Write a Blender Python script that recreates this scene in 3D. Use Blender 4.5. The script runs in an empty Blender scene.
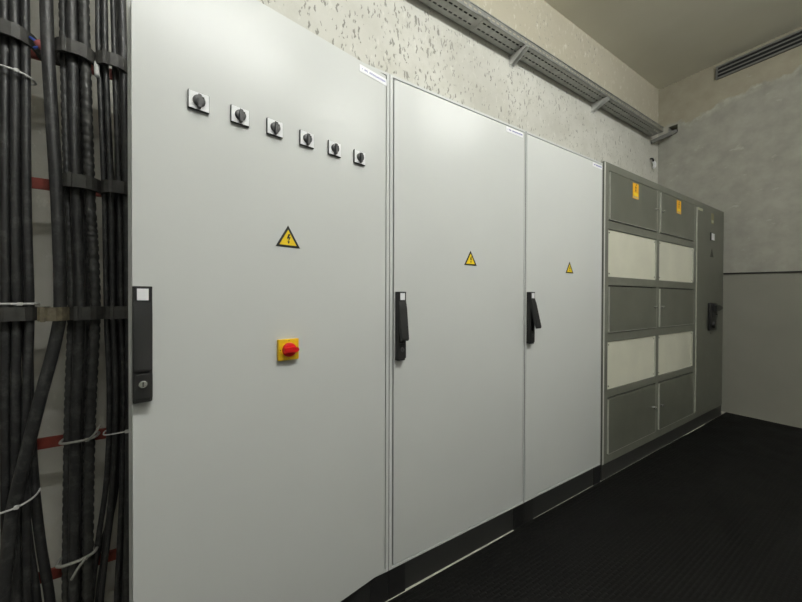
import bpy, bmesh, math, random
from mathutils import Vector, Matrix
random.seed(7)
S = bpy.context.scene
COL = S.collection
PI = math.pi

# ------------------------------------------------------------------ materials
def new_mat(name):
    m = bpy.data.materials.new(name); m.use_nodes = True
    nt = m.node_tree
    b = nt.nodes['Principled BSDF']
    return m, nt, b

def N(nt, t, **kw):
    n = nt.nodes.new(t)
    for k, v in kw.items(): setattr(n, k, v)
    return n

def L(nt, a, b): nt.links.new(a, b)

def coords(nt, scale=(1, 1, 1)):
    tc = N(nt, 'ShaderNodeTexCoord'); mp = N(nt, 'ShaderNodeMapping')
    mp.inputs['Scale'].default_value = scale
    L(nt, tc.outputs['Object'], mp.inputs['Vector'])
    return mp.outputs['Vector']

def noise(nt, vec, scale, detail=3, rough=.5):
    n = N(nt, 'ShaderNodeTexNoise')
    n.inputs['Scale'].default_value = scale; n.inputs['Detail'].default_value = detail
    n.inputs['Roughness'].default_value = rough
    L(nt, vec, n.inputs['Vector'])
    return n.outputs['Fac']

def ramp(nt, fac, p0, p1, c0=(0, 0, 0, 1), c1=(1, 1, 1, 1)):
    mr = N(nt, 'ShaderNodeMapRange')
    mr.inputs['From Min'].default_value = p0; mr.inputs['From Max'].default_value = p1
    L(nt, fac, mr.inputs['Value'])
    if c0 == (0, 0, 0, 1) and c1 == (1, 1, 1, 1): return mr.outputs[0]
    n = N(nt, 'ShaderNodeMix', data_type='RGBA')
    L(nt, mr.outputs[0], n.inputs[0]); n.inputs[6].default_value = c0; n.inputs[7].default_value = c1
    return n.outputs[2]

def mth(nt, op, a, b=None):
    n = N(nt, 'ShaderNodeMath', operation=op)
    for i, v in enumerate((a, b)):
        if v is None: continue
        if isinstance(v, (int, float)): n.inputs[i].default_value = v
        else: L(nt, v, n.inputs[i])
    return n.outputs[0]

def mix(nt, fac, a, b, mode='MIX'):
    n = N(nt, 'ShaderNodeMix', data_type='RGBA', blend_type=mode)
    if isinstance(fac, (int, float)): n.inputs[0].default_value = fac
    else: L(nt, fac, n.inputs[0])
    for i, v in ((6, a), (7, b)):
        if isinstance(v, tuple): n.inputs[i].default_value = v
        else: L(nt, v, n.inputs[i])
    return n.outputs[2]

def bump(nt, b, h, strength, dist=.002):
    n = N(nt, 'ShaderNodeBump')
    n.inputs['Strength'].default_value = strength; n.inputs['Distance'].default_value = dist
    L(nt, h, n.inputs['Height']); L(nt, n.outputs['Normal'], b.inputs['Normal'])

def c4(c): return (c[0], c[1], c[2], 1)

def simple(name, col, rough=.5, metal=0, var=.06, vscale=14, bstr=0, bscale=200, spec=.5, coat=0):
    m, nt, b = new_mat(name)
    v = coords(nt)
    f = noise(nt, v, vscale, 4)
    dk = tuple(x * (1 - var) for x in col); lt = tuple(min(1, x * (1 + var)) for x in col)
    L(nt, ramp(nt, f, .3, .7, c4(dk), c4(lt)), b.inputs['Base Color'])
    b.inputs['Roughness'].default_value = rough; b.inputs['Metallic'].default_value = metal
    b.inputs['Specular IOR Level'].default_value = spec
    b.inputs['Coat Weight'].default_value = coat
    if bstr: bump(nt, b, noise(nt, v, bscale, 2), bstr, .001)
    return m

WHITE_PAINT = simple('light_grey_powder_coat', (.605, .617, .598), .30, var=.012, vscale=3, bstr=.06, bscale=420, spec=.28)
GAP_GREY = simple('gasket_grey', (.035, .035, .033), .8)
PLINTH = simple('dark_grey_plinth', (.022, .022, .021), .45, bstr=.05)
BLACK = simple('black_plastic', (.011, .011, .011), .42, bstr=.08, bscale=500)
BLACK_LEVER = simple('black_lever_plastic', (.018, .018, .018), .38, bstr=.12, bscale=600)
KNOB_GREY = simple('charcoal_knob_plastic', (.045, .045, .047), .4)
LABEL_WHITE = simple('white_label', (.86, .86, .88), .4, var=.01)
PLATE = simple('pale_switch_plate', (.86, .87, .87), .3, var=.02)
CHROME = simple('chrome', (.65, .65, .63), .25, metal=1, var=.03)
YELLOW = simple('signal_yellow', (.83, .50, .008), .42, var=.02)
SIGN_YELLOW = simple('sign_yellow', (.88, .62, .012), .4, var=.02)
ORANGE_YELLOW = simple('sticker_orange_yellow', (.80, .40, .01), .45, var=.05)
SIGN_BLACK = simple('sign_black', (.010, .010, .008), .5)
RED = simple('signal_red', (.62, .008, .010), .35, var=.03)
BLUE_INK = simple('blue_ink', (.10, .10, .42), .5)
GREY_PAINT = simple('grey_green_enamel', (.140, .143, .116), .40, var=.10, vscale=9, bstr=.12, bscale=180)
GREY_PANEL = simple('grey_green_enamel_door', (.112, .115, .092), .33, var=.10, vscale=6, bstr=.12, bscale=160)
EDGE_GREY = simple('painted_edge_highlight', (.40, .40, .35), .4, var=.15)  # pale colour standing in for highlights on the switchboard edges
CREAM = simple('cream_cover_sheet', (.64, .63, .52), .28, var=.07, vscale=4, bstr=.03)
GALV = simple('galvanised_steel', (.34, .345, .325), .46, metal=.72, var=.14, vscale=18, bstr=.06, bscale=120)
GALV_LIGHT = simple('pale_galvanised_steel', (.56, .56, .53), .5, metal=.2, var=.1, vscale=18)
GALV_DARK = simple('dull_steel', (.16, .16, .145), .55, metal=.4, var=.2)
RAIL_RED = simple('red_oxide_rail', (.20, .035, .022), .6, var=.3, vscale=22)
CLAMP = simple('dusty_clamp_plastic', (.040, .039, .035), .6, var=.3, vscale=30, bstr=.2, bscale=120)
CLAMP_TAN = simple('dusty_brass_clamp', (.17, .145, .095), .55, var=.4, vscale=60, bstr=.3, bscale=160)
TIE_WHITE = simple('white_nylon', (.62, .62, .60), .5)
VENT_GREY = simple('vent_grey', (.17, .17, .155), .55)
VENT_DARK = simple('vent_dark', (.012, .012, .012), .8)
BLUE_WIRE = simple('blue_wire', (.05, .10, .45), .45)
PINK_CAP = simple('faded_red_cap', (.42, .12, .12), .55)
DULL_LABEL = simple('aged_label', (.27, .25, .13), .5)
PALE_TAG = simple('pale_tag', (.50, .50, .36), .5)
MOUNT = simple('zinc_mounting_plate', (.5, .5, .47), .45, metal=.6)

def cable_material(name, col):
    m, nt, b = new_mat(name)
    v = coords(nt, (1, 1, .12))
    f = noise(nt, v, 60, 5, .6)
    d = noise(nt, coords(nt), 30, 5, .7)
    base = ramp(nt, f, .35, .75, c4(tuple(x * .7 for x in col)), c4(tuple(x * 1.4 for x in col)))
    dust = ramp(nt, d, .50, .70)
    L(nt, mix(nt, mth(nt, 'MULTIPLY', dust, .35), base, (.16, .16, .15, 1)), b.inputs['Base Color'])
    L(nt, ramp(nt, d, .3, .7, (.36, .36, .36, 1), (.62, .62, .62, 1)), b.inputs['Roughness'])
    bump(nt, b, d, .5, .003)
    return m
CABLE = cable_material('black_rubber_cable', (.022, .022, .0225))
CABLE_WRAP = cable_material('black_spiral_wrap', (.026, .026, .025))

def plaster(name, kind):
    m, nt, b = new_mat(name)
    tc = N(nt, 'ShaderNodeTexCoord'); sep = N(nt, 'ShaderNodeSeparateXYZ')
    L(nt, tc.outputs['Object'], sep.inputs[0])
    X, Y, Z = sep.outputs
    v = coords(nt)
    big = noise(nt, v, 1.3, 5, .55); mid = noise(nt, v, 7, 5, .6); fine = noise(nt, v, 60, 4, .6)
    col = mix(nt, ramp(nt, big, .32, .68), (.52, .51, .455, 1), (.66, .65, .595, 1))
    col = mix(nt, mth(nt, 'MULTIPLY', ramp(nt, mid, .45, .75), .30), col, (.40, .385, .31, 1))
    hgt = mth(nt, 'ADD', mth(nt, 'MULTIPLY', mid, .6), mth(nt, 'MULTIPLY', fine, .25))
    if kind == 'pitted':
        # limewash flaked off in small upright chips, thick on the left, rarer to the right
        def pits(sx, sz, scale, r, thr):
            wv = N(nt, 'ShaderNodeMapping'); wv.inputs['Scale'].default_value = (sx, 1, sz)
            wob = N(nt, 'ShaderNodeTexNoise'); wob.inputs['Scale'].default_value = 26; wob.inputs['Detail'].default_value = 3
            L(nt, tc.outputs['Object'], wob.inputs['Vector'])
            va = N(nt, 'ShaderNodeVectorMath', operation='MULTIPLY_ADD')
            L(nt, wob.outputs['Color'], va.inputs[0]); va.inputs[1].default_value = (.045, 0, .06)
            L(nt, tc.outputs['Object'], va.inputs[2])
            L(nt, va.outputs[0], wv.inputs['Vector'])
            vo = N(nt, 'ShaderNodeTexVoronoi'); vo.inputs['Scale'].default_value = scale
            L(nt, wv.outputs['Vector'], vo.inputs['Vector'])
            sc = N(nt, 'ShaderNodeSeparateColor'); L(nt, vo.outputs['Color'], sc.inputs[0])
            size = mth(nt, 'MULTIPLY', mth(nt, 'MAXIMUM', mth(nt, 'SUBTRACT', sc.outputs[0], thr), 0), r)
            return mth(nt, 'SUBTRACT', size, vo.outputs['Distance'])
        fade = N(nt, 'ShaderNodeMapRange'); fade.inputs['From Min'].default_value = .1; fade.inputs['From Max'].default_value = 3.3
        fade.inputs['To Min'].default_value = .0; fade.inputs['To Max'].default_value = .16
        L(nt, X, fade.inputs['Value'])
        top = N(nt, 'ShaderNodeMapRange'); top.inputs['From Min'].default_value = 2.95; top.inputs['From Max'].default_value = 3.05
        top.inputs['To Max'].default_value = .22
        L(nt, Z, top.inputs['Value'])
        patch = mth(nt, 'MULTIPLY', mth(nt, 'SUBTRACT', noise(nt, v, 2.6, 3), .48), .8)
        lft = N(nt, 'ShaderNodeMapRange'); lft.inputs['From Min'].default_value = -.75; lft.inputs['From Max'].default_value = -.45
        lft.inputs['To Min'].default_value = 1.0; lft.inputs['To Max'].default_value = 0
        L(nt, X, lft.inputs['Value'])
        bias = mth(nt, 'SUBTRACT', patch, mth(nt, 'ADD', mth(nt, 'ADD', fade.outputs[0], lft.outputs[0]), top.outputs[0]))
        p = None
        for a in ((1.6, .50, 21, .80, .60), (1.7, .40, 34, .80, .46), (1.3, .5, 62, .85, .42)):
            q = mth(nt, 'ADD', pits(*a), mth(nt, 'MULTIPLY', bias, .62))
            p = q if p is None else mth(nt, 'MAXIMUM', p, q)
        pm = ramp(nt, mth(nt, 'MULTIPLY', p, 1), .02, .09)
        rim = ramp(nt, p, -.0, .03)
        pc = mix(nt, mid, (.24, .235, .205, 1), (.43, .42, .37, 1))
        # cleaner yellowish band of render above the tray height
        yel = ramp(nt, mth(nt, 'ADD', mth(nt, 'MULTIPLY', mth(nt, 'SUBTRACT', Z, 3.0), 2.2), mth(nt, 'MULTIPLY', mth(nt, 'SUBTRACT', big, .5), .8)), .05, .4)
        col = mix(nt, mth(nt, 'MULTIPLY', yel, .8), col, (.46, .42, .315, 1))
        lite = mth(nt, 'MULTIPLY', ramp(nt, noise(nt, coords(nt, (1.6, 1, .7)), 16, 6, .75), .57, .66), .55)
        col = mix(nt, lite, col, (.74, .73, .67, 1))
        col = mix(nt, pm, col, pc)
        hgt = mth(nt, 'SUBTRACT', hgt, mth(nt, 'MULTIPLY', pm, 1.6))
    if kind == 'patched':
        # an old smooth render coat with a ragged lower edge near the ceiling, another tone below the cable
        w = mth(nt, 'MULTIPLY', mth(nt, 'SUBTRACT', noise(nt, v, 4, 5, .6), .5), .28)
        edge = mth(nt, 'ADD', mth(nt, 'SUBTRACT', Z, mth(nt, 'SUBTRACT', 3.19, mth(nt, 'MULTIPLY', Y, .16))), w)
        up = ramp(nt, edge, 0, .03)
        lip = mth(nt, 'MULTIPLY', ramp(nt, edge, -.05, 0), mth(nt, 'SUBTRACT', 1, up))
        lip = mth(nt, 'MULTIPLY', lip, ramp(nt, noise(nt, v, 9, 4, .6), .4, .62))
        col = mix(nt, up, mix(nt, ramp(nt, mid, .3, .7), (.30, .295, .255, 1), (.39, .382, .335, 1)), mix(nt, ramp(nt, mid, .3, .7), (.325, .298, .228, 1), (.385, .357, .275, 1)))
        col = mix(nt, mth(nt, 'MULTIPLY', lip, .8), col, (.50, .488, .42, 1))
        scr = ramp(nt, noise(nt, coords(nt, (1, 1, 2.2)), 5.5, 6, .7), .62, .68)
        col = mix(nt, mth(nt, 'MULTIPLY', scr, .55), col, (.50, .485, .425, 1))
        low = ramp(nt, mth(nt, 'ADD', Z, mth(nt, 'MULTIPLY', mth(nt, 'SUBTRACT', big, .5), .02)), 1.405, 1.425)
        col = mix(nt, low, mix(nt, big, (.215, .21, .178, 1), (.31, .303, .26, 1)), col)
        hgt = mth(nt, 'ADD', hgt, mth(nt, 'MULTIPLY', up, 1.0))
    if kind == 'ceiling':
        col = mix(nt, ramp(nt, noise(nt, v, .9, 4), .35, .65), (.72, .69, .58, 1), (.80, .775, .67, 1))
    L(nt, col, b.inputs['Base Color'])
    b.inputs['Roughness'].default_value = .85; b.inputs['Specular IOR Level'].default_value = .25
    bump(nt, b, hgt, .55 if kind != 'ceiling' else .25, .006)
    return m
WALL_PIT = plaster('pitted_plaster', 'pitted')
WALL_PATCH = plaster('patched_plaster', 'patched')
WALL_PALE = simple('white_distemper', (.42, .42, .40), .85, var=.05, vscale=3, bstr=.2, bscale=60)
CEIL = plaster('ceiling_plaster', 'ceiling')
CONCRETE = simple('pale_screed', (.52, .50, .43), .8, var=.2, vscale=12, bstr=.3, bscale=90)

def rubber():
    m, nt, b = new_mat('black_ribbed_rubber')
    v = coords(nt, (1, 1, 1))
    br = N(nt, 'ShaderNodeTexBrick'); br.inputs['Scale'].default_value = 1
    br.inputs['Brick Width'].default_value = .038; br.inputs['Row Height'].default_value = .017
    br.inputs['Mortar Size'].default_value = .005; br.inputs['Mortar Smooth'].default_value = .6
    L(nt, v, br.inputs['Vector'])
    d = noise(nt, v, 5, 5, .7); sp = noise(nt, v, 170, 2)
    col = mix(nt, ramp(nt, d, .4, .75), (.0022, .0022, .0021, 1), (.0052, .0052, .0047, 1))
    col = mix(nt, mth(nt, 'MULTIPLY', ramp(nt, sp, .74, .80), .5), col, (.14, .13, .10, 1))
    L(nt, col, b.inputs['Base Color'])
    L(nt, ramp(nt, d, .3, .8, (.5, .5, .5, 1), (.72, .72, .72, 1)), b.inputs['Roughness'])
    b.inputs['Specular IOR Level'].default_value = .14
    bump(nt, b, br.outputs['Fac'], .4, .002)
    return m
RUBBER = rubber()

def emissive(name, col, s):
    m, nt, b = new_mat(name)
    b.inputs['Base Color'].default_value = (.9, .9, .9, 1)
    b.inputs['Emission Color'].default_value = c4(col); b.inputs['Emission Strength'].default_value = s
    return m

# ------------------------------------------------------------------ mesh helper
class MB:
    def __init__(s): s.bm = bmesh.new()
    def box(s, x0, x1, y0, y1, z0, z1, mat=0, bev=0, seg=2):
        r = bmesh.ops.create_cube(s.bm, size=1)
        vs = r['verts']
        for v in vs:
            v.co = Vector(((x0 + x1) / 2 + v.co.x * (x1 - x0), (y0 + y1) / 2 + v.co.y * (y1 - y0), (z0 + z1) / 2 + v.co.z * (z1 - z0)))
        fs = list({f for v in vs for f in v.link_faces})
        for f in fs: f.material_index = mat
        if bev:
            es = list({e for v in vs for e in v.link_edges})
            rr = bmesh.ops.bevel(s.bm, geom=es, offset=bev, segments=seg, affect='EDGES', profile=.6)
            for f in rr['faces']: f.material_index = mat
        return vs
    def prism(s, poly, o, ux, uy, depth, mat=0, bev=0):
        """polygon in the plane (ux, uy) at o, thickened by the vector depth"""
        o, ux, uy, depth = Vector(o), Vector(ux), Vector(uy), Vector(depth)
        a = [s.bm.verts.new(o + ux * p[0] + uy * p[1]) for p in poly]
        b = [s.bm.verts.new(v.co + depth) for v in a]
        n = len(a)
        fs = [s.bm.faces.new(a), s.bm.faces.new(b[::-1])]
        for i in range(n): fs.append(s.bm.faces.new((a[i], b[i], b[(i + 1) % n], a[(i + 1) % n])))
        for f in fs: f.material_index = mat
        if bev:
            es = list({e for v in a + b for e in v.link_edges})
            rr = bmesh.ops.bevel(s.bm, geom=es, offset=bev, segments=2, affect='EDGES')
            for f in rr['faces']: f.material_index = mat
        return fs
    def cyl(s, o, ax, r, h, seg=24, mat=0, r2=None, bev=0):
        o, ax = Vector(o), Vector(ax).normalized()
        t = ax.orthogonal().normalized(); w = ax.cross(t)
        r2 = r if r2 is None else r2
        pts = [(r, 0), (r2, h)]
        if bev: pts = [(r, 0), (r2, h - bev), (r2 - bev * .4, h - bev * .3), (r2 - bev, h)]
        rings = []
        for rr, z in pts:
            rings.append([s.bm.verts.new(o + ax * z + (t * math.cos(2 * PI * i / seg) + w * math.sin(2 * PI * i / seg)) * rr) for i in range(seg)])
        fs = [s.bm.faces.new(rings[0][::-1]), s.bm.faces.new(rings[-1])]
        for a, b in zip(rings, rings[1:]):
            for i in range(seg): fs.append(s.bm.faces.new((a[i], a[(i + 1) % seg], b[(i + 1) % seg], b[i])))
        for f in fs: f.material_index = mat
    def tube(s, pts, r, seg=12, mat=0, ridges=None):
        pts = [Vector(p) for p in pts]
        prev = None; rings = []
        for i, p in enumerate(pts):
            d = (pts[min(i + 1, len(pts) - 1)] - pts[max(i - 1, 0)]).normalized()
            if prev is None: t = d.orthogonal().normalized()
            else: t = (prev - d * prev.dot(d)).normalized()
            prev = t; w = d.cross(t)
            rad = r
            ring = []
            for k in range(seg):
                a = 2 * PI * k / seg
                if ridges: rad = r * (1 + ridges[0] * (1 if ((i * ridges[1] + k / seg) % 1) < .6 else -1))
                ring.append(s.bm.verts.new(p + (t * math.cos(a) + w * math.sin(a)) * rad))
            rings.append(ring)
        fs = [s.bm.faces.new(rings[0][::-1]), s.bm.faces.new(rings[-1])]
        for a, b in zip(rings, rings[1:]):
            for k in range(seg): fs.append(s.bm.faces.new((a[k], a[(k + 1) % seg], b[(k + 1) % seg], b[k])))
        for f in fs: f.material_index = mat; f.smooth = True
    def band(s, path, z0, z1, th, mat=0, bev=0):
        """upright strap following an open path of (x, y), thickened to the left of the path"""
        P = [Vector((p[0], p[1], 0)) for p in path]; inn, out = [], []
        for i, p in enumerate(P):
            d = (P[min(i + 1, len(P) - 1)] - P[max(i - 1, 0)]).normalized()
            nrm = Vector((-d.y, d.x, 0))
            inn.append(p); out.append(p + nrm * th)
        va = [[s.bm.verts.new(Vector((q.x, q.y, z))) for q in arr] for arr in (inn, out) for z in (z0, z1)]
        i0, i1, o0, o1 = va
        fs = []
        for k in range(len(P) - 1):
            for a, b in ((i0, i1), (o1, o0), (o0, i0), (i1, o1)):
                fs.append(s.bm.faces.new((a[k], a[k + 1], b[k + 1], b[k])))
        fs.append(s.bm.faces.new((i0[0], i1[0], o1[0], o0[0]))); fs.append(s.bm.faces.new((i0[-1], o0[-1], o1[-1], i1[-1])))
        for f in fs: f.material_index = mat
    def build(s, name, mats, parent=None, smooth=False):
        bmesh.ops.recalc_face_normals(s.bm, faces=s.bm.faces[:])
        me = bpy.data.meshes.new(name); s.bm.to_mesh(me); s.bm.free()
        if not isinstance(mats, (list, tuple)): mats = [mats]
        for m in mats: me.materials.append(m)
        if smooth:
            for p in me.polygons: p.use_smooth = True
            try: me.set_sharp_from_angle(angle=math.radians(40))
            except Exception: pass
        o = bpy.data.objects.new(name, me); COL.objects.link(o)
        if parent: o.parent = parent
        return o

def thing(name, loc, label, cat, group=None, rz=0):
    o = bpy.data.objects.new(name, None); COL.objects.link(o)
    o.location = loc; o.rotation_euler = (0, 0, rz); o.empty_display_size = .1
    return tag(o, label, cat, group)

def tag(o, label, cat, group=None):
    o['label'] = label; o['category'] = cat
    if group: o['group'] = group
    return o

def struct(o): o['kind'] = 'structure'; return o

def spline(knots, step=.02):
    """Catmull-Rom through knots"""
    K = [Vector(k) for k in knots]; K = [K[0] * 2 - K[1]] + K + [K[-1] * 2 - K[-2]]
    out = []
    for i in range(1, len(K) - 2):
        a, b, c, d = K[i - 1:i + 3]
        n = max(2, int((c - b).length / step))
        for j in range(n):
            t = j / n
            out.append(.5 * ((2 * b) + (c - a) * t + (2 * a - 5 * b + 4 * c - d) * t * t + (3 * b - a - 3 * c + d) * t ** 3))
    out.append(K[-2])
    return out

# ------------------------------------------------------------------ the room
XL, XR, YF, YB, ZC = -2.5, 4.01, -3.2, .615, 3.62
m = MB(); m.box(XL - .15, XR + .15, YF - .15, YB + .15, -.15, 0); struct(m.build('floor', CONCRETE))
m = MB(); m.box(XL - .15, XR + .15, YF - .15, YB + .15, ZC, ZC + .15); struct(m.build('ceiling', CEIL))
m = MB(); m.box(XL - .15, XR + .15, YB, YB + .15, 0, ZC); struct(m.build('wall_back', WALL_PIT))
# right wall with the square hole the tray runs towards
m = MB()
hy0, hy1, hz0, hz1 = .430, .515, 3.05, 3.140
m.box(XR, XR + .15, YF, hy0, 0, ZC); m.box(XR, XR + .15, hy1, YB, 0, ZC)
m.box(XR, XR + .15, hy0, hy1, 0, hz0); m.box(XR, XR + .15, hy0, hy1, hz1, ZC)
m.box(XR + .149, XR + .16, hy0, hy1, hz0, hz1, 1)
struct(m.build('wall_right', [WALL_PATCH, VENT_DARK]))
m = MB(); m.box(XL - .15, XL, YF, YB, 0, ZC); struct(m.build('wall_left', WALL_PALE))
m = MB(); m.box(XL - .15, XR + .15, YF - .15, YF, 0, ZC); struct(m.build('wall_front', WALL_PALE))

# rubber matting, cut a little short of the plinths in places
m = MB()
edge = [(-2.45, -.006), (.05, -.0040), (.30, -.0026), (.52, -.0028), (.715, -.0012), (.73, .0025), (2.85, .0025), (2.95, -.003), (3.33, -.003), (3.40, .0025), (3.99, .0025)]
edge = [(x, y - .003) for x, y in edge]
m.prism(edge + [(3.99, YF + .03), (-2.45, YF + .03)], (0, 0, 0), (1, 0, 0), (0, 1, 0), (0, 0, .004))
tag(m.build('rubber_mat', RUBBER), 'black ribbed rubber matting covering the floor in front of the cabinets', 'mat')

# ------------------------------------------------------------------ light grey cabinets
ZB, ZT, PH, DEP = .1128, 2.0109, .1128, .45
YD = .0

def bolt_poly(s):
    return [(p[0] * s, p[1] * s) for p in ((.16, 1.0), (-.30, .08), (.02, .12), (-.06, -.42), (-.20, -.36), (.02, -1.0), (.20, -.34), (.08, -.36), (.30, .40), (-.02, .34), (.36, 1.0))]

def warning_sign(door, x, z, side=.076):
    m = MB()
    h = side * math.sqrt(3) / 2
    def tri(k): return [(-side / 2 * k, -h / 3 * k), (side / 2 * k, -h / 3 * k), (0, h * 2 / 3 * k)]
    m.prism(tri(1), (x, 0, z), (1, 0, 0), (0, 0, 1), (0, -.0010, 0), 0)
    m.prism(tri(.70), (x, -.0009, z), (1, 0, 0), (0, 0, 1), (0, -.0005, 0), 1)
    s = side * .165
    m.prism([(p[0] * s, p[1] * s) for p in ((.05, 1.1), (.55, 1.15), (.2, .35), (.62, .45), (.15, -.55), (.02, -.5), (.18, .05), (-.35, -.05))], (x, -.0013, z + .004), (1, 0, 0), (0, 0, 1), (0, -.0005, 0), 0)
    m.prism([(-.28 * s, -.62 * s), (.36 * s, -.62 * s), (.02 * s, -1.25 * s)], (x + .001, -.0013, z + .004), (1, 0, 0), (0, 0, 1), (0, -.0005, 0), 0)
    o = m.build('warning_sign', [SIGN_BLACK, SIGN_YELLOW], door); o['label'] = 'yellow triangle with black border and lightning bolt'

def name_sticker(door, x0, x1, z0, z1, seed):
    rnd = random.Random(seed)
    m = MB()
    m.box(x0, x1, -.0010, .0002, z0, z1, 0)
    w, h = x1 - x0, z1 - z0
    cz = z0 + h * .52; lh = h * .26
    def letters(a, b, z, lh):
        x = a
        while x < b:
            lw = w * .022
            for k in range(2): m.box(x + k * lw * .6, x + k * lw * .6 + lw * .22, -.0014, -.0009, z - lh / 2, z + lh / 2, 1)
            zz = z + rnd.choice((-.5, 0, .45)) * lh * .8
            m.box(x, x + lw * .8, -.0014, -.0009, zz - lh * .1, zz + lh * .1, 1)
            x += lw * 1.45
    m.box(x0 + w * .08, x0 + w * .11, -.0014, -.0009, cz - .001, cz + .001, 1)
    letters(x0 + w * .17, x0 + w * .28, cz, lh)
    letters(x0 + w * .35, x0 + w * .93, cz, lh)
    o = m.build('name_sticker', [LABEL_WHITE, BLUE_INK], door); o['label'] = 'white strip sticker with small blue lettering'

def swing_handle(door, x, tilt, dz=0):
    """black swing handle; x is its centre on the door face; lever tilts out about its top end"""
    w = .0177
    parts = []
    m = MB()
    # tray-like base: side walls, back, lower lock block with a chamfered foot
    m.box(x - w, x + w, -.010, .0, .930, 1.184, 0, .0015)
    m.prism([(-w, .0), (w, .0), (w, -.016), (w - .004, -.022), (-w + .004, -.022), (-w, -.016)], (x, 0, .9205), (1, 0, 0), (0, 1, 0), (0, 0, .0100), 0)
    m.box(x - w, x + w, -.024, -.008, .928, .985, 0, .002)
    for sx in (-1, 1):
        m.box(x + sx * (w - .0035) - .0032, x + sx * (w - .0035) + .0032, -.024, -.008, .975, 1.184, 0, .0015)
    m.box(x - w, x + w, -.024, -.008, 1.178, 1.184, 0, .0015)
    m.box(x - w + .006, x + w - .006, -.025, -.008, 1.150, 1.180, 0, .001)
    parts.append(m.build('handle_base', BLACK, door))
    m = MB(); m.box(x - .0105, x + .0105, -.0262, -.0248, 1.152, 1.1785, 0, .0008)
    parts.append(m.build('handle_window', LABEL_WHITE, door)); parts[-1]['label'] = 'white square insert'
    m = MB()
    # lever: tapered bar, pivot at the top
    a = math.radians(tilt)
    def R(y, z):
        y -= -.016; z -= 1.149
        return (y * math.cos(a) + z * math.sin(a) + -.016, -y * math.sin(a) + z * math.cos(a) + 1.149)
    zl = .987 if tilt < 2 else .995
    prof = [(-.014, 1.150), (-.026, 1.150), (-.0275, 1.12), (-.0265, zl + .008), (-.0225, zl), (-.012, zl), (-.012, 1.12)]
    hw = w - .0005 if tilt < 2 else w - .001
    m.prism([R(*p) for p in prof], (x - hw, 0, 0), (0, 1, 0), (0, 0, 1), (2 * hw, 0, 0), 0, .0016)
    parts.append(m.build('handle_lever', BLACK_LEVER, door))
    m = MB(); m.cyl((x, -.0235, .962), (0, -1, 0), .0085, .004, 20, 0, bev=.001)
    m.box(x - .001, x + .001, -.0281, -.0272, .957, .967, 1)
    parts.append(m.build('lock_cylinder', [CHROME if tilt < 2 else KNOB_GREY, SIGN_BLACK], door))
    for o in parts: o.location.z = dz

def cabinet(x0, x1, label, tilt, sticker, rl, rr, gapl=.004, gapr=.003, ajar=0, seed=1, hx_off=.0187, dz=0):
    W = x1 - x0; cx = (x0 + x1) / 2
    t = thing('electrical_cabinet', (cx, 0, 0), label, 'cabinet', 'light grey electrical cabinets')
    hw = W / 2
    m = MB()
    th = .0095
    m.box(-hw + (.003 if rl < .01 else .0012), -hw + rl, 0, DEP, ZB, ZT, 0, .0012); m.box(hw - rr, hw - (.0014 if ajar else .003), 0, DEP, ZB, ZT, 0, .0012)
    m.box(-hw + rl - .001, hw - rr + .001, .0004, DEP, ZT - th, ZT, 0, .0012)
    m.box(-hw + rl - .001, hw - rr + .001, .0004, DEP, ZB, ZB + th, 0, .0012)
    m.box(-hw + rl - .001, hw - rr + .001, DEP - .006, DEP, ZB + th, ZT - th)
    # inner door stop with a dark gasket that shows in the gap round the door
    for a, b, c, d in ((-hw + rl, -hw + rl + .02, ZB + th, ZT - th), (hw - rr - .02, hw - rr, ZB + th, ZT - th),
                       (-hw + rl + .02, hw - rr - .02, ZT - th - .02, ZT - th), (-hw + rl + .02, hw - rr - .02, ZB + th, ZB + th + .02)):
        m.box(a, b, .0205, .028, c, d, 1)
    m.build('body', [WHITE_PAINT, GAP_GREY], t)
    m = MB(); m.box(hw - (.0015 if ajar else .0031), hw + (.0011 if ajar else .0029), .0022, .030, ZB + .001, ZT - .0012)
    m.build('joint_gasket', GAP_GREY, t)
    m = MB(); m.box(-hw + .05, hw - .05, DEP - .05, DEP - .047, ZB + .06, ZT - .06)
    m.build('mounting_plate', MOUNT, t)
    m = MB(); m.box(-hw + .075, hw - .075, .004, .02, .002, PH - .006, 0, .001)
    m.box(-hw + .075, hw - .075, DEP - .02, DEP - .004, .002, PH - .006, 0, .001)
    for sx in (-1, 1): m.box(sx * (hw - .012) - .008, sx * (hw - .012) + .008, .06, DEP - .06, .002, PH - .006, 0)
    pl = m.build('plinth', PLINTH, t)
    for sx in (-1, 1):
        for y in (.0, DEP - .06):
            m = MB(); a, b = sorted((sx * (hw - .0008), sx * (hw - .077)))
            m.box(a, b, y, y + .06, 0, PH - .0006, 0, .0015)
            m.build('corner_block', BLACK, pl)['label'] = 'black corner block of the plinth'
    dl, dr = -hw + rl + gapl, hw - rr - gapr
    hx = dr if ajar else 0
    m = MB()
    m.box(dl - hx, dr - hx, 0, .018, ZB + th - .001 if ajar else ZB + th + .0025, ZT - th - .0042, 0, .0018, 3)
    d = m.build('door', WHITE_PAINT, t, smooth=True)
    d.location = (hx, YD, 0); d.rotation_euler = (0, 0, math.radians(ajar))
    swing_handle(d, (dl - hx) + hx_off, tilt, dz)
    name_sticker(d, *[v - (0 if ajar else cx) for v in sticker[:2]], *sticker[2:], seed)
    return t, d, cx

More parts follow.
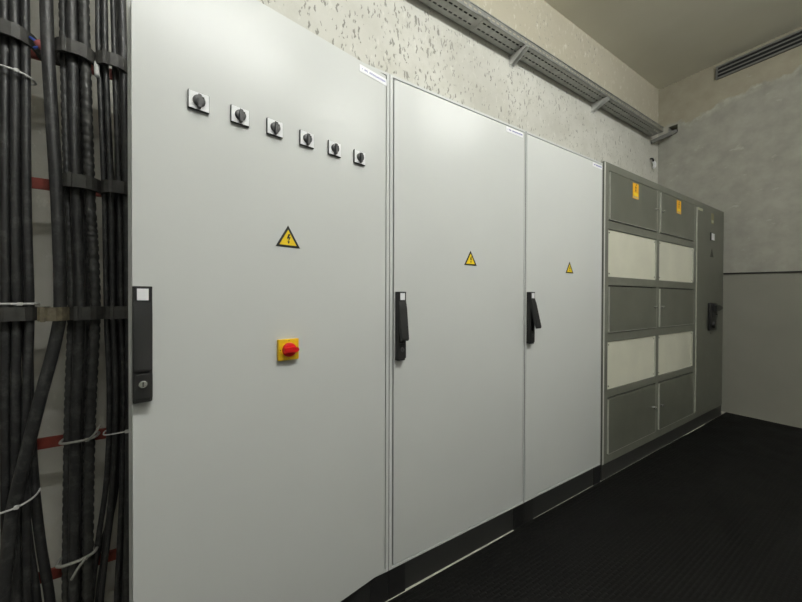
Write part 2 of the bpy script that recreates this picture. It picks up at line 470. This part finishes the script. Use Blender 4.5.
X1, X2, X3 = -.7767, 0, .8
X4 = 1.5455
t1, d1, c1 = cabinet(X1, X2, 'light grey cabinet nearest the cables, door ajar, with six selector switches', 0, (-.121, .002, 1.9585, 1.9835), .013, .014, .0002, .003, ajar=10, seed=3, hx_off=.0178)
t2, d2, c2 = cabinet(X2, X3, 'middle light grey cabinet, handle lever tilted slightly out, no switches on its door', 8.5, (.650, .776, 1.968, 1.9935), .0145, .0105, .0055, .003, seed=5, hx_off=.0235)
t3, d3, c3 = cabinet(X3, X4, 'light grey cabinet touching the dark grey switchboard, lever swung furthest out', 15, (1.425, 1.535, 1.967, 1.993), .0085, .0105, .0015, .003, seed=8, hx_off=.0187, dz=.009)
warning_sign(d1, -.3805, 1.333)
warning_sign(d2, .4195 - c2, 1.329)
warning_sign(d3, 1.190 - c3, 1.327)

# six selector switches in a row on the ajar door
for i, sx in enumerate((.6145, .517, .422, .322, .224, .1235)):
    x, z, h, hz = -sx, 1.6525, .0234, .0226
    m = MB()
    m.box(x - h, x + h, -.0070, 0, z - hz, z + hz, 0, .0012)
    m.box(x - h + .0012, x + h - .0012, -.0082, -.0060, z - hz + .0012, z + hz - .0012, 1, .0005)
    m.box(x - .001, x + .001, -.0085, -.0080, z + .0160, z + .0195, 0)
    p = m.build('switch_plate', [BLACK, PLATE], d1)
    m = MB()
    m.cyl((x, -.0080, z), (0, -1, 0), .0142, .0070, 28, 0, r2=.0134, bev=.0015)
    # raised grip bar with its pointed tail down
    m.prism([(-.0040, .0128), (.0040, .0128), (.0046, -.012), (.0030, -.0205), (-.0030, -.0205), (-.0046, -.012)], (x, -.0080, z), (1, 0, 0), (0, 0, 1), (0, -.0125, 0), 0, .0012)
    m.box(x - .0006, x + .0006, -.0209, -.0202, z + .004, z + .012, 1)
    m.cyl((x + .0080, -.0148, z + .0075), (0, -1, 0), .0024, .0008, 10, 1)
    m.build('switch_knob', [KNOB_GREY, SIGN_BLACK], d1, smooth=True)

# yellow and red main switch
x, z, h = -.3830, 1.0045, .0313
m = MB()
m.box(x - h, x + h, -.013, 0, z - h, z + h, 0, .002)
m.cyl((x, -.0125, z), (0, -1, 0), .0255, .0025, 32, 1)
for a in range(4):
    ca, sa = math.cos(a * PI / 2), math.sin(a * PI / 2)
    m.cyl((x + .026 * ca, -.0128, z + .026 * sa), (0, -1, 0), .0016, .0006, 8, 2)
p = m.build('main_switch_plate', [YELLOW, YELLOW, SIGN_BLACK], d1); p['label'] = 'yellow square switch plate'
m = MB()
m.cyl((x, -.015, z), (0, -1, 0), .0215, .008, 36, 0, r2=.0200, bev=.002)
m.prism([(-.020, .0075), (.016, .0085), (.0255, .0035), (.0255, -.0035), (.016, -.0085), (-.020, -.0075)], (x, -.017, z), (1, 0, 0), (0, 0, 1), (0, -.014, 0), 0, .002)
p = m.build('main_switch_knob', RED, d1, smooth=True); p['label'] = 'red rotary knob, grip turned level'

# ------------------------------------------------------------------ dark grey switchboard
SX0, SX1, SZT = 1.563, 3.86, 2.0305
sb = thing('switchboard', (SX0, 0, 0), 'dark grey-green metal switchboard with pale cover panels at the end of the row', 'switchboard')
q = lambda x: x - SX0
m = MB(); m.box(0, q(SX1), .022, DEP, .10, SZT, 0, .002)
for a_, b_, za_, zb_ in ((1.63, 2.32, .16, 1.975), (2.385, 3.065, .16, 1.975), (3.13, 3.834, .16, 1.975)): m.box(q(a_), q(b_), .0212, .0222, za_, zb_, 1)
m.build('body', [GREY_PAINT, GAP_GREY], sb)
m = MB(); m.box(.004, q(SX1) - .004, .004, DEP - .03, 0, .0995, 0, .001); m.build('plinth', simple('dark_green_grey_plinth', (.03, .03, .027), .5), sb)
colsx = ((1.622, 2.326), (2.379, 3.070))
rows = ((1.664, 1.981, 'door'), (1.303, 1.607, 'cover'), (.940, 1.248, 'door'), (.574, .882, 'cover'), (.154, .523, 'door'))
m = MB()
m.box(.0, .059, 0, .0225, .10, SZT, 0, .003); m.box(.003, .015, -.0010, .010, .105, SZT - .004, 1, .0006)  # second box: bright strip painting in the highlight down the left edge
m.box(q(2.326), q(2.379), .0006, .0225, .154, 1.981, 0, .002)
m.box(q(3.070), q(3.126), .0006, .0225, .154, 1.981, 0, .002)
m.box(q(3.838), q(SX1), 0, .0225, .10, SZT, 0, .003)
m.box(.057, q(3.840), .0003, .0225, 1.981, SZT - .0005, 0, .002)
m.box(.057, q(3.840), .0003, .0225, .1005, .154, 0, .002)
for za, zb in ((.523, .574), (.882, .940), (1.248, 1.303), (1.607, 1.664)):
    for a, b in ((1.620, 2.328), (2.377, 3.072)): m.box(q(a), q(b), .0010, .0225, za, zb, 0, .002)
m.build('frame', [GREY_PAINT, simple('painted_left_highlight', (.62, .62, .57), .4)], sb)
for ci, (a, b) in enumerate(colsx):
    for za, zb, kind in rows:
        if kind == 'door':
            m = MB(); g = .0035
            m.box(q(a) + g, q(b) - g, -.006, .014, za + g, zb - g * 2.4, 0, .0022)
            # edge highlights painted in as pale strips, upright and lower edges
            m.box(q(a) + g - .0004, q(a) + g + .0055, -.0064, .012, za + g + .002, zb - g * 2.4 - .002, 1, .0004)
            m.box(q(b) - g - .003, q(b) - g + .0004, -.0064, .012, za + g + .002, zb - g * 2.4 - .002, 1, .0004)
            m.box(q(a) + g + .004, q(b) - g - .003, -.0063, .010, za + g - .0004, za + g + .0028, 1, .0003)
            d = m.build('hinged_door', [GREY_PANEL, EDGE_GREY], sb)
            kx = q(b) - .035 if ci == 0 else q(a) + .035
            kz = za + (zb - za) * .52
            m = MB(); m.cyl((kx, -.0055, kz), (0, -1, 0), .010, .006, 18, 0, bev=.001); m.cyl((kx, -.011, kz), (0, -1, 0), .0065, .012, 14, 0, bev=.001)
            m.build('knob', CHROME, d, smooth=True)
            if za > 1.5:
                sx0 = q((1.928, 2.677)[ci]); sw, sz0, sz1 = .084, 1.855, 1.960
                m = MB()
                m.box(sx0, sx0 + sw, -.0072, -.0058, sz0, sz1, 0)
                m.box(sx0 + .006, sx0 + sw - .006, -.0076, -.0070, sz0 + .006, sz0 + .013, 2)
                m.box(sx0 + .010, sx0 + sw - .010, -.0076, -.0070, sz0 + .018, sz0 + .040, 3)
                s = .030
                cxs, czs = sx0 + sw * .5, sz0 + .072
                m.prism([(p_[0] * s, p_[1] * s) for p_ in ((.1, .95), (-.32, -.02), (-.02, .02), (-.1, -.45), (-.26, -.42), (.0, -.95), (.22, -.36), (.08, -.38), (.34, .32), (.02, .28), (.4, .95))],
                        (cxs, -.0070, czs), (1, 0, 0), (0, 0, 1), (0, -.0007, 0), 1)
                o = m.build('warning_sticker', [ORANGE_YELLOW, SIGN_BLACK, PALE_TAG, SIGN_YELLOW], d); o['label'] = 'orange-yellow sticker with black lightning arrow'
        else:
            m = MB()
            m.box(q(a) - .001, q(b) + .001, .007, .012, za - .001, zb + .001, 0)
            for sx in (q(a) + .02, q(b) - .02):
                for sz in (za + .02, zb - .02): m.cyl((sx, .0072, sz), (0, -1, 0), .005, .003, 10, 1)
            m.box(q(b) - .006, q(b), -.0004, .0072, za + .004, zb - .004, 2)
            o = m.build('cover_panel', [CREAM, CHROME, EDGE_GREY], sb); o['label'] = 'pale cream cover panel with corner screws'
# the tall door on the right
m = MB()
m.box(q(3.131), q(3.835), -.006, .014, .158, 1.977, 0, .0025)
m.box(q(3.1306), q(3.1330), -.0064, .012, .162, 1.972, 1, .0004)  # thin pale strip, a painted highlight on the door edge
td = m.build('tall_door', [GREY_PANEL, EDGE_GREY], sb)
m = MB(); m.box(q(3.140), q(3.255), -.0070, -.0058, 1.950, 1.972)
o = m.build('corner_tag', PALE_TAG, td); o['label'] = 'pale tag in the top corner'
m = MB(); m.box(q(3.477), q(3.542), -.0070, -.0058, 1.868, 1.966); m.box(q(3.486), q(3.533), -.0074, -.0069, 1.878, 1.902, 1)
o = m.build('faded_sticker', [DULL_LABEL, PALE_TAG], td); o['label'] = 'faded upright yellow sticker'
m = MB(); m.box(q(3.455), q(3.55), -.012, -.0058, 1.708, 1.783, 0, .002); m.box(q(3.470), q(3.546), -.0128, -.0118, 1.714, 1.777, 1)
o = m.build('meter_window', [BLACK, LABEL_WHITE], td); o['label'] = 'small pale framed window'
m = MB(); m.prism([(-.045, -.035), (.045, -.035), (0, .05)], (q(3.50), -.0058, 1.59), (1, 0, 0), (0, 0, 1), (0, -.001, 0))
o = m.build('dark_triangle_sticker', simple('dim_triangle', (.04, .04, .035), .6), td)
m = MB()
hxq = q(3.490)
m.box(hxq - .085, hxq + .10, -.026, -.0055, .868, 1.125, 0, .006)
m.box(hxq - .030, hxq + .095, -.032, -.024, .985, 1.118, 0, .006)
m.cyl((hxq - .02, -.028, .925), (0, -1, 0), .036, .018, 20, 0, bev=.003)
m.prism([(-.05, .028), (.03, .032), (.125, .012), (.125, -.008), (.03, -.024), (-.05, -.028)], (hxq + .02, -.028, 1.075), (1, 0, 0), (0, 0, 1), (0, -.028, 0), 0, .004)
m.cyl((hxq + .05, -.031, 1.022), (.1, -1, .2), .012, .01, 12, 1)
o = m.build('rotary_handle', [BLACK, CHROME], td, smooth=True); o['label'] = 'black lock handle with keyhole'
m = MB(); m.cyl((hxq - .01, -.0058, .842), (0, -1, 0), .011, .006, 14, 0, bev=.001); m.build('knob', CHROME, td)

# ------------------------------------------------------------------ cable tray on the back wall
TY0, TY1, TZ0, TZ1 = .475, .600, 3.000, 3.048
tr = thing('cable_tray', (1.4, TY1, TZ0), 'long perforated steel cable tray running high along the plaster wall', 'cable tray')
def tray_section(xa, xb):
    m = MB(); bm = m.bm; th = .0016
    ox, oy, oz = 1.4, TY1, TZ0
    def sheet(u0, u1, fixed, holes, pitch, slot, ofs):
        # u runs across, x along; holes = list of (u_lo, u_hi)
        us = [u0]
        for a, b in holes: us += [a, b]
        us += [u1]
        xs = [xa]; n = int((xb - xa - .02) / pitch)
        x = xa + .02 + ofs
        for i in range(n):
            if x + slot > xb - .005: break
            xs += [x, x + slot]; x += pitch
        xs.append(xb)
        vd = {}
        def V(i, j, k):
            if (i, j, k) not in vd:
                P = fixed(us[j], k * th); vd[(i, j, k)] = bm.verts.new((xs[i] - ox, P[0] - oy, P[1] - oz))
            return vd[(i, j, k)]
        nx, nu = len(xs) - 1, len(us) - 1
        hole = lambda i, j: 0 <= i < nx and 0 <= j < nu and i % 2 == 1 and j % 2 == 1
        for i in range(nx):
            for j in range(nu):
                if hole(i, j): continue
                bm.faces.new((V(i, j, 0), V(i + 1, j, 0), V(i + 1, j + 1, 0), V(i, j + 1, 0)))
                bm.faces.new((V(i, j, 1), V(i, j + 1, 1), V(i + 1, j + 1, 1), V(i + 1, j, 1)))
                for (di, dj, e) in ((0, -1, ((i, j), (i + 1, j))), (0, 1, ((i, j + 1), (i + 1, j + 1))), (-1, 0, ((i, j), (i, j + 1))), (1, 0, ((i + 1, j), (i + 1, j + 1)))):
                    ii, jj = i + di, j + dj
                    if hole(ii, jj) or not (0 <= ii < nx and 0 <= jj < nu):
                        (a, b), (c, d) = e
                        bm.faces.new((V(a, b, 0), V(c, d, 0), V(c, d, 1), V(a, b, 1)))
    w = TY1 - TY0
    sheet(TY0, TY1, lambda u, k: (u, TZ0 + k), [(.500, .512), (.552, .564)], .042, .027, 0)
    sheet(TZ0, TZ1, lambda u, k: (TY0 + k, u), [(TZ0 + .0185, TZ0 + .031)], .042, .027, .012)
    sheet(TZ0, TZ1, lambda u, k: (TY1 - k, u), [(TZ0 + .030, TZ0 + .037)], .042, .026, 0)
    # rolled lips and the rounded rear fold
    m.box(xa - ox, xb - ox, TY0 - .004 - oy, TY0 + .003 - oy, TZ1 - .003 - oz, TZ1 + .003 - oz, 0, .001)
    m.box(xa - ox, xb - ox, TY1 - .004 - oy, TY1 + .002 - oy, TZ1 - .003 - oz, TZ1 + .003 - oz, 0, .001)
    return m.build('tray_section', GALV, tr)
tray_section(-.9, .990); tray_section(.992, 3.76)
m = MB()
m.box(.93 - 1.4, 1.05 - 1.4, TY0 - .0035 - TY1, TY0 - .0002 - TY1, .004, .015, 0, .0008)
for bx in (.95, .972, 1.01, 1.035): m.cyl((bx - 1.4, TY0 - .003 - TY1, .0095), (0, -1, 0), .004, .003, 8)
m.build('joint_plate', GALV, tr)
for k, (ty, lab) in enumerate(((.498, 'front'), (.520, 'second'), (.540, 'third'), (.560, 'fourth'), (.580, 'rear'))):
    m = MB(); m.tube([(x_, ty + .0015 * math.sin(x_ * 3 + k), TZ0 + .0100) for x_ in [-.88 + .15 * j for j in range(31)]], .0082, 8)
    tag(m.build('tray_cable', CABLE), 'black cable lying inside the perforated tray, seen through its slots', 'cable', 'cables inside the tray')
def bracket(x, label, front=TY0 - .002):
    t = thing('wall_bracket', (x, YB, TZ0), label, 'bracket', 'brackets under the cable tray')
    m = MB()
    L_ = YB - front
    # two cheek plates tapering to the front, a top flange and the wall plate
    for sx in (-.018, .0155):
        m.prism([(-.004, -.0025), (-.004, -.072), (-.012, -.072), (-L_, -.018), (-L_, -.0025)], (sx, 0, 0), (0, 1, 0), (0, 0, 1), (.0025, 0, 0))
    m.box(-.018, .018, -L_, -.004, -.0032, -.0007)
    m.build('cantilever_arm', GALV_LIGHT, t)
    m = MB(); m.box(-.022, .022, -.004, 0, -.080, -.0008, 0, .0008); m.cyl((0, -.004, -.055), (0, -1, 0), .006, .005, 6)
    m.build('wall_plate', GALV_LIGHT, t)
bracket(1.425, 'steel bracket under the tray, above the sticker of the middle grey cabinet')
bracket(2.575, 'steel bracket under the tray, midway between the other bracket and the corner')
bracket(-.35, 'steel bracket under the near end of the tray')
# end channel beside the hole in the right wall
t = thing('end_channel', (3.93, .55, TZ0), 'short slanted steel channel under the tray end, beside the hole in the wall', 'bracket')
m = MB()
for dy in (0, 1):
    pass
P0, P1 = Vector((3.80, YB - .003, 2.955)), Vector((4.005, .447, 3.062))
d = (P1 - P0).normalized(); up = Vector((0, 0, 1)); sd = d.cross(up).normalized(); up = sd.cross(d).normalized()
o0 = P0 - Vector((3.93, .55, TZ0))
Lc = (P1 - P0).length
m.prism([(0, -.022), (Lc, -.022), (Lc, .020), (0, .012)], o0 + sd * .02, d, up, sd * -.003)
m.prism([(0, -.022), (Lc, -.022), (Lc, .020), (0, .012)], o0 - sd * .017, d, up, sd * -.003)
m.prism([(0, -.02), (Lc, -.02), (Lc, .02), (0, .02)], o0 - up * .022, d, sd, up * .003)
m.build('channel', GALV_DARK, t)
for kf in (.80, .12):
    m = MB(); m.cyl(o0 + d * (Lc * kf) - up * .022, -up, .008, .010, 6); m.build('bolt', CHROME, t)

# hook with a white plug near the corner
t = thing('wall_hook', (3.80, YB, 2.74), 'dark wall hook holding a small white plug, below the tray end', 'hook')
m = MB(); m.tube(spline([(0, 0, .022), (0, -.022, .020), (.006, -.030, .0), (.012, -.028, -.012)], .006), .010, 8)
m.build('hook', VENT_DARK, t)
m = MB(); m.tube(spline([(.012, -.028, -.012), (.036, -.030, -.030), (.040, -.030, -.060), (.018, -.030, -.078)], .008), .016, 10)
m.build('plug', LABEL_WHITE, t)

# ------------------------------------------------------------------ right wall: vent and cable
t = thing('air_vent', (XR, -.45, 3.45), 'long slotted grey air vent high on the right wall under the ceiling', 'vent')
va, vb = -1.10 + .45, .108 + .45
m = MB()
m.box(-.004, -.0005, va, vb, 0, .134, 1)
for z0, z1 in ((0, .017), (.115, .134)): m.box(-.022, -.0005, va, vb, z0, z1, 0, .002)
for y0, y1 in ((va, va + .014), (vb - .014, vb)): m.box(-.0215, -.0005, y0, y1, .001, .133, 0, .002)
m.build('frame', [VENT_GREY, VENT_DARK], t)
for z in (.0475, .0865):
    m = MB(); m.prism([(-.021, -.005), (-.021, .009), (-.004, .012), (-.004, .005)], (0, va + .012, z - .004), (1, 0, 0), (0, 0, 1), (0, vb - va - .024, 0))
    m.build('slat', VENT_GREY, t)
m = MB()
m.tube(spline([(XR - .008, .60, 1.432), (XR - .008, .2, 1.427), (XR - .008, -.1, 1.421), (XR - .008, -.5, 1.411), (XR - .008, -1.2, 1.405), (XR - .008, -3.15, 1.40)], .08), .0062, 8)
tag(m.build('wall_cable', SIGN_BLACK), 'thin black cable running level along the right wall', 'cable')

# ------------------------------------------------------------------ cables beside the first cabinet
RAILZ = (1.957, 1.533, 1.107, .673, .227)
RLAB = ('red-brown rail behind the highest row of cable clamps', 'red-brown rail behind the two upper clamps without a white tie, second from the top',
        'red-brown rail behind the long row of four clamps at mid height', 'red-brown rail at the grey and white ties, second from the floor', 'red-brown rail nearest the floor, behind the lowest tie')
for z, lab in zip(RAILZ, RLAB):
    t = thing('support_rail', (-1.12, .474, z), lab, 'rail', 'rails carrying the cables')
    m = MB(); m.box(-.40, .335, -.010, 0, -.018, .018, 0, .001)
    m.build('flat_bar', RAIL_RED, t)
    for x in (-.36, .31):
        m = MB(); m.box(x - .012, x + .012, 0, YB - .474, -.012, .012); m.build('standoff', GALV_DARK, t)

G = {'A': 'black cables in the leftmost bundle', 'C': 'wrapped cables in the middle bundle', 'D': 'black cables squeezed against the cabinet'}
def cable(kn, Y, r, label, grp, wrap=False, mat=None, ends=True):
    """kn: (x, z) or (x, z, y) from top to bottom"""
    K = [(k[0], (k[2] if len(k) > 2 else Y), k[1]) for k in kn]
    if ends: K = [(K[0][0] - .012, K[0][1], 3.615), (K[0][0] - .006, K[0][1], 2.8)] + K + [(K[-1][0] - .003, K[-1][1] + .01, r * .5)]
    m = MB()
    if wrap: m.tube(spline(K, .006), r, 16, ridges=(.085, .22))
    else: m.tube(spline(K, .03), r, 14)
    return tag(m.build('power_cable', mat or (CABLE_WRAP if wrap else CABLE)), label, 'cable', grp)

cable([(-1.160, 2.05), (-1.161, 1.45), (-1.162, 1.11), (-1.164, .55), (-1.160, .2)], .40, .0110, 'black cable at the outer left edge of the leftmost bundle', G['A'])
cable([(-1.138, 2.05), (-1.139, 1.45), (-1.1395, 1.11), (-1.142, .55), (-1.140, .2)], .392, .0098, 'black cable second from the outside in the leftmost bundle', G['A'])
cable([(-1.116, 2.057), (-1.117, 1.453), (-1.117, 1.11), (-1.120, .846), (-1.119, .231)], .40, .0105, 'black cable third from the outside in the leftmost bundle', G['A'])
cable([(-1.094, 2.053), (-1.095, 1.452), (-1.093, 1.111), (-1.097, .847), (-1.098, .546), (-1.097, .237)], .398, .0108, 'black cable fourth from the outside in the leftmost bundle', G['A'])
cable([(-1.072, 2.074), (-1.071, 1.46), (-1.066, 1.109), (-1.074, .84), (-1.076, .528), (-1.075, .205)], .40, .0105, 'black cable on the right side of the leftmost bundle, beside bare wall', G['A'])
cable([(-1.084, 2.094), (-1.084, 1.466), (-1.079, 1.108), (-1.076, .83), (-1.066, .571), (-1.052, .371), (-1.030, .157)], .424, .0125, 'black cable behind the leftmost bundle that splays right near the floor', G['A'])
cable([(-1.108, 2.094), (-1.109, 1.466), (-1.106, 1.108), (-1.102, .83), (-1.092, .571), (-1.079, .371), (-1.060, .157)], .425, .0115, 'black cable behind the leftmost bundle, showing below the lower white tie', G['A'])
cable([(-1.134, 2.094), (-1.135, 1.466), (-1.131, 1.108), (-1.128, .83), (-1.122, .571), (-1.110, .371), (-1.088, .157)], .425, .0115, 'black cable at the back of the leftmost bundle, left of the splayed ones', G['A'])
cable([(-1.018, 2.073), (-1.009, 1.77), (-.996, 1.463), (-.990, 1.15), (-1.000, 1.03), (-1.034, .842, .360), (-1.066, .664, .356), (-1.092, .508, .356), (-1.112, .25, .356)], .370, .0155, 'thick single black cable hanging alone, bending left across the leftmost bundle', None)
cable([(-.991, 2.132), (-.982, 1.513), (-.974, 1.15), (-.982, .814), (-.986, .579), (-.990, .224)], .412, .0100, 'spiral-wrapped cable on the left of the middle bundle', G['C'], True)
cable([(-.968, 2.126), (-.959, 1.511), (-.951, 1.15), (-.959, .821), (-.964, .591), (-.968, .245)], .398, .0142, 'smooth thick cable in the centre of the middle bundle', G['C'])
cable([(-.939, 2.14), (-.926, 1.517), (-.918, 1.318), (-.914, 1.106), (-.925, .814), (-.931, .58), (-.935, .228)], .402, .0138, 'spiral-wrapped cable on the right of the middle bundle', G['C'], True)
cable([(-.954, 2.14), (-.943, 1.517), (-.934, 1.106), (-.943, .814), (-.949, .58), (-.952, .228)], .433, .0105, 'black cable at the back of the middle bundle', G['C'])
cable([(-.905, 2.164), (-.904, 1.997), (-.890, 1.492), (-.886, 1.105), (-.879, .804), (-.888, .529), (-.910, .33), (-.929, .125)], .412, .0080, 'thin black cable on the left of the bundle by the cabinet, splaying left', G['D'])
cable([(-.887, 2.165), (-.885, 1.997), (-.871, 1.492), (-.867, 1.105), (-.861, .804), (-.869, .529), (-.884, .325), (-.901, .118)], .398, .0076, 'thin black cable second from left in the bundle by the cabinet', G['D'])
cable([(-.866, 2.181), (-.8515, 1.497), (-.8475, 1.105), (-.8425, .8), (-.848, .452), (-.862, .099)], .412, .0085, 'black cable third from left in the bundle by the cabinet', G['D'])
cable([(-.841, 2.182), (-.829, 1.496), (-.825, 1.105), (-.822, .803), (-.826, .456), (-.834, .101)], .400, .0128, 'thick black cable pressed against the light grey cabinet edge', G['D'])
cable([(-.862, 1.997), (-.846, 1.492), (-.842, 1.105), (-.838, .804), (-.844, .4), (-.850, .118)], .432, .0110, 'black cable at the back of the bundle by the cabinet', G['D'])
cable([(-.892, 1.997), (-.876, 1.492), (-.872, 1.105), (-.866, .804), (-.874, .5), (-.892, .3), (-.912, .118)], .433, .0110, 'black cable at the back left of the bundle by the cabinet', G['D'])
cable([(-.862, 3.6), (-.862, 1.2), (-.860, .70), (-.866, .52), (-.880, .40), (-.905, .30), (-.945, .20), (-.99, .130), (-1.035, .07), (-1.060, .012)], .4535, .0088,
      'black cable crossing leftward low down, behind the middle bundle', None, ends=False)

def clamp(xc, hw, z, front, label, mat=CLAMP, grp='saddle clamps over the cable bundles', h=.042, ex=.006):
    t = thing('cable_clamp', (xc, .464, z), label, 'clamp', grp)
    D = .464 - front + .006
    path = [(-hw - 2 * ex, -.0012), (-hw, -.0012)]
    for k in range(13):
        a = PI - PI * k / 12
        c, s_ = math.cos(a), math.sin(a)
        path.append((hw * math.copysign(abs(c) ** .70, c), -.001 - D * abs(s_) ** .68))
    path += [(hw, -.0012), (hw + 2 * ex, -.0012)]
    m = MB()
    m.band(path[::-1], -h / 2, h / 2, .008)
    m.build('saddle', mat, t)
    m = MB(); m.box(-hw * .35 - .005, -hw * .35 + .005, -D - .012, -D - .004, -h * .5 - .002, h * .5 + .002, 0, .001)
    m.build('lug', mat, t)
    if ex > .003:
        for sx in (-1, 1):
            m = MB(); m.cyl((sx * (hw + ex), -.009, 0), (0, -1, 0), .0045, .005, 6); m.build('bolt', GALV_DARK, t)
zs = RAILZ
clamp(-1.115, .058, zs[0], .376, 'dark saddle clamp on the leftmost bundle, top row')
clamp(-.960, .048, zs[0], .374, 'dark saddle clamp on the middle bundle, top row')
clamp(-.866, .044, zs[0], .380, 'dark saddle clamp on the bundle beside the cabinet, top row', ex=.001)
clamp(-.949, .048, zs[1], .374, 'dark saddle clamp on the middle bundle, second row')
clamp(-.852, .044, zs[1], .380, 'dark saddle clamp on the bundle beside the cabinet, second row', ex=.001)
clamp(-1.108, .058, zs[2], .376, 'dark saddle clamp on the leftmost bundle, under a white tie at mid height', ex=.004)
clamp(-1.0045, .0315, zs[2], .332, 'brownish dusty clamp on the thick single cable at mid height', CLAMP_TAN, ex=.001)
clamp(-.936, .042, zs[2], .370, 'dark saddle clamp on the middle bundle at mid height, right of the brownish clamp', ex=.001)
clamp(-.850, .042, zs[2], .380, 'dark saddle clamp on the bundle beside the cabinet at mid height', ex=.001)

def tie(xc, yc, z, rx, ry, slope, label, mat=TIE_WHITE, r=.0028, tail=None):
    t = thing('cable_tie', (xc, yc, z), label, 'cable tie', 'ties round the cable bundles')
    pts = []
    for k in range(29):
        a = 2 * PI * k / 28
        c, s_ = math.cos(a), math.sin(a)
        pts.append((rx * math.copysign(abs(c) ** .7, c), ry * math.copysign(abs(s_) ** .7, s_), slope * c * rx))
    m = MB(); m.tube(pts, r, 6); m.build('strap', mat, t)
    hx = rx * .55
    m = MB(); m.box(hx - .005, hx + .005, -ry - .006, -ry + .003, slope * hx - .005, slope * hx + .005, 0, .001); m.build('lock_head', mat, t)
    if tail:
        m = MB(); m.tube(spline([(hx, -ry - .004, slope * hx), (hx + tail[0] * .5, -ry - .018, slope * hx + tail[1] * .35), (hx + tail[0], -ry - .020, slope * hx + tail[1])], .01), r * .8, 6); m.build('tail', mat, t)
tie(-1.115, .408, 1.845, .060, .036, -.15, 'white tie round the leftmost bundle, below the top clamp')
tie(-1.112, .408, 1.138, .061, .036, .0, 'white tie round the leftmost bundle, right above the mid-height clamp', r=.004)
tie(-1.112, .392, .530, .064, .056, .22, 'white tie round the leftmost bundle and the bent cable, lower down')
GREY_TIE = simple('grey_nylon', (.34, .34, .31), .55)
tie(-.954, .410, .690, .046, .036, .05, 'pale grey tie with a raised tail round the middle bundle', GREY_TIE, r=.004, tail=(.035, .045))
tie(-.960, .410, .300, .048, .038, .15, 'grey tie with a hanging tail round the middle bundle near the floor', GREY_TIE, r=.005, tail=(-.03, -.045))
tie(-.852, .415, .695, .043, .038, .06, 'thin white tie round the bundle beside the cabinet', r=.0022)

t = thing('wire_end', (-1.040, .425, 1.945), 'loose blue wire with a faded red cap beside the top left clamp', 'wire')
m = MB(); m.tube(spline([(-.018, -.040, .014), (-.006, -.044, .006), (.002, -.043, -.008), (-.010, -.04, -.016)], .006), .004, 8); m.build('wire', BLUE_WIRE, t)
m = MB(); m.tube([(.000, -.040, .006), (.008, -.041, -.004), (.022, -.038, -.012)], .012, 10); m.build('cap', PINK_CAP, t)
m = MB(); m.tube(spline([(-.906, .395, 1.945), (-.905, .388, 1.925), (-.904, .39, 1.895)], .01), .007, 8)
tag(m.build('tape_tag', TIE_WHITE), 'small white tape end hanging between the two top clamps', 'tag')

# ------------------------------------------------------------------ light: the room's tube lamps (behind and above the viewer)
def lamp(x, y, z, length, power, label, rz=0):
    t = thing('tube_lamp', (x, y, z), label, 'lamp', 'tube lamps below the ceiling', rz)
    m = MB(); m.box(-length / 2 - .05, length / 2 + .05, -.022, .022, .060, .10, 0, .004)
    m.build('housing', LABEL_WHITE, t)
    for sx in (-1, 1):
        m = MB(); m.cyl((sx * length * .3, 0, .10), (0, 0, 1), .006, ZC - z - .10 + .0005, 8); m.build('hanger', GALV_DARK, t)
    m = MB(); m.cyl((-length / 2, 0, 0), (1, 0, 0), .02, length, 12)
    m.build('tube', emissive('lamp_glow', (.985, 1.0, .975), power), t)
lamp(.0, -1.78, 3.50, 1.5, 222, 'tube lamp hanging behind the viewer, facing the ajar cabinet door')
lamp(1.85, -1.78, 3.50, 1.2, 136, 'tube lamp hanging further along towards the dark switchboard')

w = bpy.data.worlds.new('World'); S.world = w; w.use_nodes = True
w.node_tree.nodes['Background'].inputs[0].default_value = (.5, .5, .5, 1)
w.node_tree.nodes['Background'].inputs[1].default_value = .0

# ------------------------------------------------------------------ camera
cam = bpy.data.cameras.new('Camera'); co = bpy.data.objects.new('Camera', cam); COL.objects.link(co)
cam.sensor_width = 36; cam.sensor_fit = 'HORIZONTAL'; cam.lens = 331.532 / 802 * 36
cam.clip_start = .02; cam.clip_end = 50
yaw, pitch, roll = .5612, -.0076, .0029
fw = Vector((math.sin(yaw) * math.cos(pitch), math.cos(yaw) * math.cos(pitch), math.sin(pitch)))
r0 = Vector((math.cos(yaw), -math.sin(yaw), 0)); u0 = r0.cross(fw)
r = r0 * math.cos(roll) + u0 * math.sin(roll); u = -r0 * math.sin(roll) + u0 * math.cos(roll)
co.matrix_world = Matrix(((r.x, u.x, -fw.x, -.6353), (r.y, u.y, -fw.y, -1.0939), (r.z, u.z, -fw.z, 1.158), (0, 0, 0, 1)))
S.camera = co
S.view_settings.view_transform = 'Standard'; S.view_settings.look = 'None'
S.view_settings.exposure = .08; S.view_settings.gamma = 1; S.view_settings.use_curve_mapping = False
